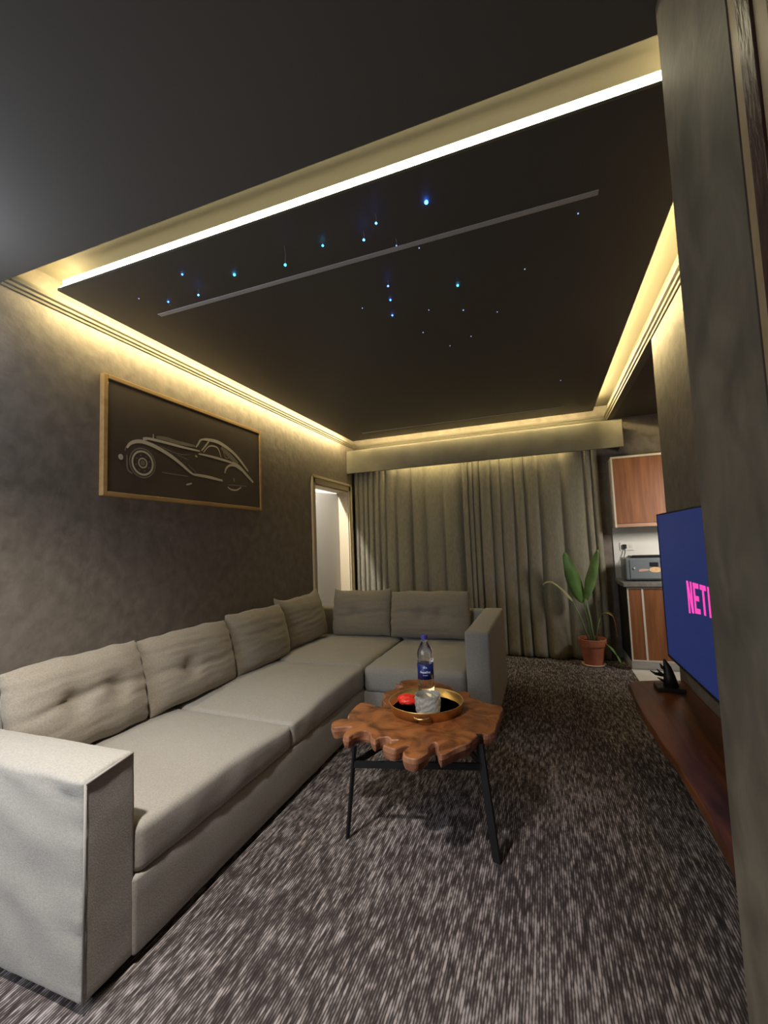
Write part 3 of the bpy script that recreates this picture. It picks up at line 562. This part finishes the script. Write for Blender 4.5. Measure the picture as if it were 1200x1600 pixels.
obj('wall_mount', box(TX + 0.045, 0.752, 2.05, 2.5, 0.85, 1.15, 0.004), black_pl, tv)
# pink logo word on the screen: N E T F L I X, foot edge arched
bm = bmesh.new(); LX = TX + 0.0015; LZ = 0.918; LH = 0.152; lw = 0.079; gap = 0.017; st = 0.026; ycur = 2.522; ymid = ycur - (7 * lw + 6 * gap) / 2
def lp(yy, zz):
    k = ((yy - ymid) / 0.29) ** 2; foot = LZ + 0.022 * (1 - k); return (LX, yy, foot + (LZ + LH - foot) * zz / LH)
def quad(P):
    n = len(P); a = [bm.verts.new(lp(*p)) for p in P]; bm.faces.new(a)
for ch in 'NETFLIX':
    wch = 0.027 if ch == 'I' else lw; y = ycur
    def R(a, b_, c, d): quad([(y - a, c), (y - b_, c), (y - b_, d), (y - a, d)])
    if ch == 'N': R(0, st, 0, LH); R(wch - st, wch, 0, LH); quad([(y, LH), (y - st, LH), (y - wch, 0), (y - wch + st, 0)])
    if ch == 'E': R(0, st, 0, LH); R(st, wch, LH - st, LH); R(st, wch - 0.006, LH / 2 - st / 2, LH / 2 + st / 2); R(st, wch, 0, st)
    if ch == 'T': R(0, wch, LH - st, LH); R(wch / 2 - st / 2, wch / 2 + st / 2, 0, LH - st)
    if ch == 'F': R(0, st, 0, LH); R(st, wch, LH - st, LH); R(st, wch - 0.006, LH / 2 - st / 2, LH / 2 + st / 2)
    if ch == 'L': R(0, st, 0, LH); R(st, wch, 0, st)
    if ch == 'I': R(0, st, 0, LH)
    if ch == 'X': quad([(y, LH), (y - st, LH), (y - wch, 0), (y - wch + st, 0)]); quad([(y - wch, LH), (y - wch + st, LH), (y, 0), (y - st, 0)])
    ycur -= wch + gap
obj('logo_lettering', bm, pink_m, sc)
# live-edge wooden shelf fixed to the wall
ed = []
for k in range(41):
    y = 1.26 + (3.10 - 1.26) * k / 40; ed.append((0.428 + 0.012 * math.sin(y * 4.2) + 0.008 * noise.noise(Vector((y * 6, 2, 0))) + (0.03 if k == 40 else 0), y))
poly = ed + [(0.50, 3.125), (0.62, 3.165), (0.749, 3.19), (0.749, 1.26)]
bm = bmesh.new(); rg = []
for z, ins in ((0.402, 0.004), (0.398, 0.0), (0.375, -0.002), (0.352, 0.006), (0.345, 0.014)):
    rg.append([bm.verts.new((p[0] + (ins if i < 41 else 0), p[1] - (ins if 38 < i < 44 else 0), z)) for i, p in enumerate(poly)])
for A, B in zip(rg, rg[1:]):
    for k in range(len(A)): bm.faces.new((A[k], A[(k + 1) % len(A)], B[(k + 1) % len(A)], B[k]))
bm.faces.new(rg[0]); bm.faces.new(rg[-1][::-1])
tag(obj('wall_shelf', bm, red_wood), 'long polished reddish live-edge wooden shelf under the television', 'shelf')
# dark ornament on the shelf's far end
orn = thing('ornament', (0.615, 2.99, 0.402), 'small near-black branching ornament on the far end of the television shelf', 'ornament')
obj('stand', box(0.56, 0.70, 2.93, 3.04, 0.402, 0.424, 0.004), orn_m, orn)
bm = tube([(0.64, 2.985, 0.42), (0.635, 2.985, 0.48), (0.628, 2.985, 0.53), (0.615, 2.985, 0.575)], [0.040, 0.030, 0.020, 0.006], 8)
for P in ([(0.634, 2.985, 0.47), (0.60, 2.99, 0.485), (0.575, 2.99, 0.515)], [(0.60, 2.99, 0.485), (0.565, 2.985, 0.49), (0.54, 2.985, 0.505)], [(0.636, 2.98, 0.45), (0.60, 2.97, 0.455), (0.57, 2.96, 0.475)], [(0.63, 2.985, 0.51), (0.60, 2.98, 0.53), (0.592, 2.98, 0.55)]): tube(P, [0.012, 0.009, 0.003], 7, bm)
obj('branch', bm, orn_m, orn, True)

# ================================================================== PLANT
PXc, PYc = 0.405, 4.985
pt = thing('potted_plant', (PXc, PYc, 0), 'leafy green plant in a terracotta pot on the carpet by the curtains', 'plant')
obj('saucer', lathe([(0, 0), (0.105, 0), (0.115, 0.012), (0.110, 0.014), (0, 0.010)], (PXc, PYc, 0), 36), saucer_m, pt)
obj('pot', lathe([(0.0, 0.012), (0.088, 0.012), (0.118, 0.195), (0.128, 0.198), (0.136, 0.262), (0.132, 0.268), (0.122, 0.266), (0.112, 0.225), (0.0, 0.222)], (PXc, PYc, 0), 40), terracotta, pt)
obj('soil', lathe([(0, 0.223), (0.112, 0.226), (0.11, 0.236), (0, 0.242)], (PXc, PYc, 0), 24), soil, pt)
def leaf(pts, wid, material, side=(1, 0, 0), fold=0.25, parent=None, name='leaf'):
    P = [Vector(p) for p in pts]; D = []
    for i in range(len(P) - 1):
        p0 = P[max(i - 1, 0)]; p1 = P[i]; p2 = P[i + 1]; p3 = P[min(i + 2, len(P) - 1)]
        for s in (0, 0.2, 0.4, 0.6, 0.8): D.append(0.5 * ((2 * p1) + (p2 - p0) * s + (2 * p0 - 5 * p1 + 4 * p2 - p3) * s * s + (3 * p1 - p0 - 3 * p2 + p3) * s ** 3))
    D.append(P[-1]); n = len(D); bm = bmesh.new(); rows = []
    for i in range(n):
        t = i / (n - 1); d = (D[min(i + 1, n - 1)] - D[max(i - 1, 0)]).normalized(); a = (Vector(side) - d * Vector(side).dot(d)).normalized(); c = d.cross(a)
        w_ = wid * (math.sin(PI * min(1, t * 0.93 + 0.035)) ** 0.75) * (1.08 - 0.35 * t) if wid > 0.03 else wid * (1 - 0.75 * t)
        rows.append([bm.verts.new(D[i] + a * w_ / 2 * k + c * (abs(k) * fold * w_ / 2 + 0.004 * math.sin(t * 17 + k * 2))) for k in (-1, -0.5, 0, 0.5, 1)])
    for A, B in zip(rows, rows[1:]):
        for k in range(4): bm.faces.new((A[k], A[k + 1], B[k + 1], B[k]))
    o = obj(name, bm, material, parent, True); md = o.modifiers.new('blade', 'SOLIDIFY'); md.thickness = 0.0025; return o
K = 4.985
leaf([(0.345, K - 0.02, 0.63), (0.30, K - 0.05, 0.78), (0.245, K - 0.08, 0.97), (0.195, K - 0.10, 1.15)], 0.17, leaf_m, (1, 0.5, 0), 0.35, pt)
leaf([(0.370, K - 0.04, 0.66), (0.405, K - 0.06, 0.82), (0.455, K - 0.08, 1.00), (0.505, K - 0.09, 1.17)], 0.125, leaf_l, (0.8, -0.6, 0), 0.3, pt)
leaf([(0.33, K - 0.01, 0.64), (0.29, K - 0.02, 0.76), (0.25, K - 0.03, 0.88)], 0.10, leaf_m, (0.8, 0.6, 0), 0.3, pt)
obj('stalk', tube([(0.40, K, 0.23), (0.385, K - 0.01, 0.42), (0.345, K - 0.02, 0.64)], [0.011, 0.009, 0.006], 8), stem_m, pt, True)
obj('stalk', tube([(0.42, K, 0.23), (0.40, K - 0.02, 0.45), (0.370, K - 0.04, 0.67)], [0.013, 0.010, 0.006], 8), stem_m, pt, True)
obj('stalk', tube([(0.38, K - 0.01, 0.23), (0.30, K - 0.04, 0.50), (0.235, K - 0.06, 0.66)], [0.009, 0.007, 0.004], 8), stem_m, pt, True)
leaf([(0.24, K - 0.06, 0.65), (0.15, K - 0.08, 0.76), (0.06, K - 0.09, 0.84), (-0.01, K - 0.10, 0.84), (-0.035, K - 0.10, 0.815)], 0.028, leaf_y, (0, 0.4, 1), 0.1, pt)
obj('stalk', tube([(0.44, K, 0.23), (0.465, K - 0.02, 0.40), (0.50, K - 0.03, 0.50)], [0.008, 0.006, 0.003], 8), stem_m, pt, True)
leaf([(0.49, K - 0.03, 0.49), (0.54, K - 0.04, 0.52), (0.60, K - 0.05, 0.50), (0.622, K - 0.06, 0.40), (0.625, K - 0.06, 0.30)], 0.075, leaf_d, (0.5, 1, 0), 0.3, pt)
o = leaf([(0.47, K - 0.02, 0.26), (0.56, K - 0.09, 0.19), (0.61, K - 0.13, 0.11), (0.635, K - 0.16, 0.05)], 0.033, leaf_m, (0.6, 1, 0), 0.3, pt)

# ================================================================== KITCHEN
bc = thing('base_cabinet', (1.4, 5.05, 0), 'low kitchen cabinet with reddish wood doors under the grey worktop', 'cabinet')
obj('carcass', box(0.724, 2.19, 4.822, 5.348, 0.10, 0.805), cab_side, bc); obj('plinth', box(0.730, 2.19, 4.86, 5.30, 0.0, 0.10), white_tile, bc)
x = 0.726
for wd in (0.125, 0.44, 0.44, 0.44):
    d = obj('door', box(x + 0.012, x + wd - 0.004, 4.802, 4.822, 0.115, 0.785), cab_wood, bc)
    bm = box(x, x + 0.012, 4.799, 4.822, 0.103, 0.797); box(x + wd - 0.004, x + wd + 0.001, 4.799, 4.822, 0.103, 0.797, 0, bm); box(x + 0.012, x + wd - 0.004, 4.799, 4.822, 0.785, 0.797, 0, bm); box(x + 0.012, x + wd - 0.004, 4.799, 4.822, 0.103, 0.115, 0, bm)
    obj('edge_trim', bm, cab_trim, d); x += wd + 0.001
tag(obj('worktop', box(0.695, 2.195, 4.775, 5.335, 0.805, 0.845, 0.004), counter_m), 'grey stone worktop on the low kitchen cabinet', 'worktop')
tag(obj('backsplash', box(0.71, 2.195, 5.336, 5.349, 0.845, 1.385), white_tile), 'white backsplash between the worktop and the upper cabinet', 'backsplash')
uc = thing('wall_cabinet', (1.4, 5.18, 1.385), 'upper kitchen cabinet with a reddish wood door and pale edge trim', 'cabinet')
obj('carcass', box(0.704, 2.19, 5.045, 5.348, 1.385, 2.115), cab_trim, uc)
x = 0.700
for wd in (0.495, 0.495, 0.495):
    d = obj('door', box(x + 0.016, x + wd - 0.004, 5.025, 5.045, 1.425, 2.098), cab_wood, uc)
    bm = box(x, x + 0.016, 5.02, 5.045, 1.385, 2.118); box(x + 0.016, x + wd, 5.02, 5.045, 2.098, 2.118, 0, bm); obj('edge_trim', bm, cab_trim, d)
    obj('bottom_rail', box(x + 0.016, x + wd - 0.004, 5.025, 5.045, 1.387, 1.420), mat('pinkish wood strip', (0.40, 0.22, 0.14), 0.5), uc); x += wd
ov = thing('toaster_oven', (0.98, 5.05, 0.845), 'blue-grey countertop oven with a food picture on its front, on the worktop', 'oven')
obj('body', box(0.745, 1.20, 4.915, 5.20, 0.857, 1.075, 0.018, None, 4), oven_grey, ov, False)
fp = obj('front_panel', box(0.785, 1.185, 4.909, 4.918, 0.872, 1.058, 0.003), oven_glass, ov)
bm = bmesh.new(); n = 28; bm.faces.new([bm.verts.new((1.005 + 0.055 * math.cos(k * 2 * PI / n) * (1 + 0.06 * math.sin(k * 3)), 4.9085, 0.958 + 0.026 * math.sin(k * 2 * PI / n))) for k in range(n)]); obj('food_picture', bm, food_m, fp)
bm = bmesh.new(); bm.faces.new([bm.verts.new((a, 4.9085, z)) for a, z in ((0.862, 0.940), (0.945, 0.950), (0.945, 0.966), (0.885, 0.968), (0.862, 0.962))]); obj('pink_picture_strip', bm, pinkish, fp)
bm = bmesh.new(); bm.faces.new([bm.verts.new((a, 4.9085, z)) for a, z in ((0.955, 0.99), (1.03, 0.985), (1.03, 1.03), (0.955, 1.03))]); obj('dark_picture_patch', bm, black_pl, fp)
obj('knob', lathe([(0, 0), (0.009, 0), (0.008, 0.012), (0, 0.013)], (0, 0, 0), 16), cab_trim, ov)
kn = ov.children[-1]
for v in kn.data.vertices: p = v.co + wloc(ov); v.co = Vector((0.822 + p.x, 4.910 - p.z, 0.975 + p.y)) - wloc(ov)
bm = box(0.80, 1.19, 4.94, 5.18, 1.070, 1.082, 0.004)
for k in range(9): box(0.815 + k * 0.04, 0.838 + k * 0.04, 4.945, 5.175, 1.080, 1.092, 0.003, bm)
box(0.815, 1.17, 4.93, 4.95, 1.080, 1.102, 0.004, bm); obj('ridged_lid', bm, black_pl, ov)
for fx in (0.79, 1.17):
    for fy in (4.94, 5.17): obj('foot', box(fx - 0.012, fx + 0.012, fy - 0.012, fy + 0.012, 0.845, 0.858), black_pl, ov)
cdm = obj('power_cord', tube([(0.815, 5.314, 1.165), (0.812, 5.30, 1.12), (0.795, 5.29, 1.06), (0.775, 5.27, 0.98), (0.775, 5.24, 0.93), (0.78, 5.195, 0.92)], 0.004, 8), black_pl, ov, True)
obj('plug', box(0.798, 0.832, 5.298, 5.327, 1.16, 1.205, 0.005), black_pl, ov)
sk = thing('wall_socket', (0.83, 5.335, 1.185), 'white wall socket above the countertop oven with a black plug in it', 'socket')
obj('plate', box(0.77, 0.905, 5.327, 5.336, 1.14, 1.225, 0.002), white_tile, sk); obj('switch', box(0.86, 0.885, 5.3245, 5.328, 1.17, 1.20, 0.001), cab_trim, sk)
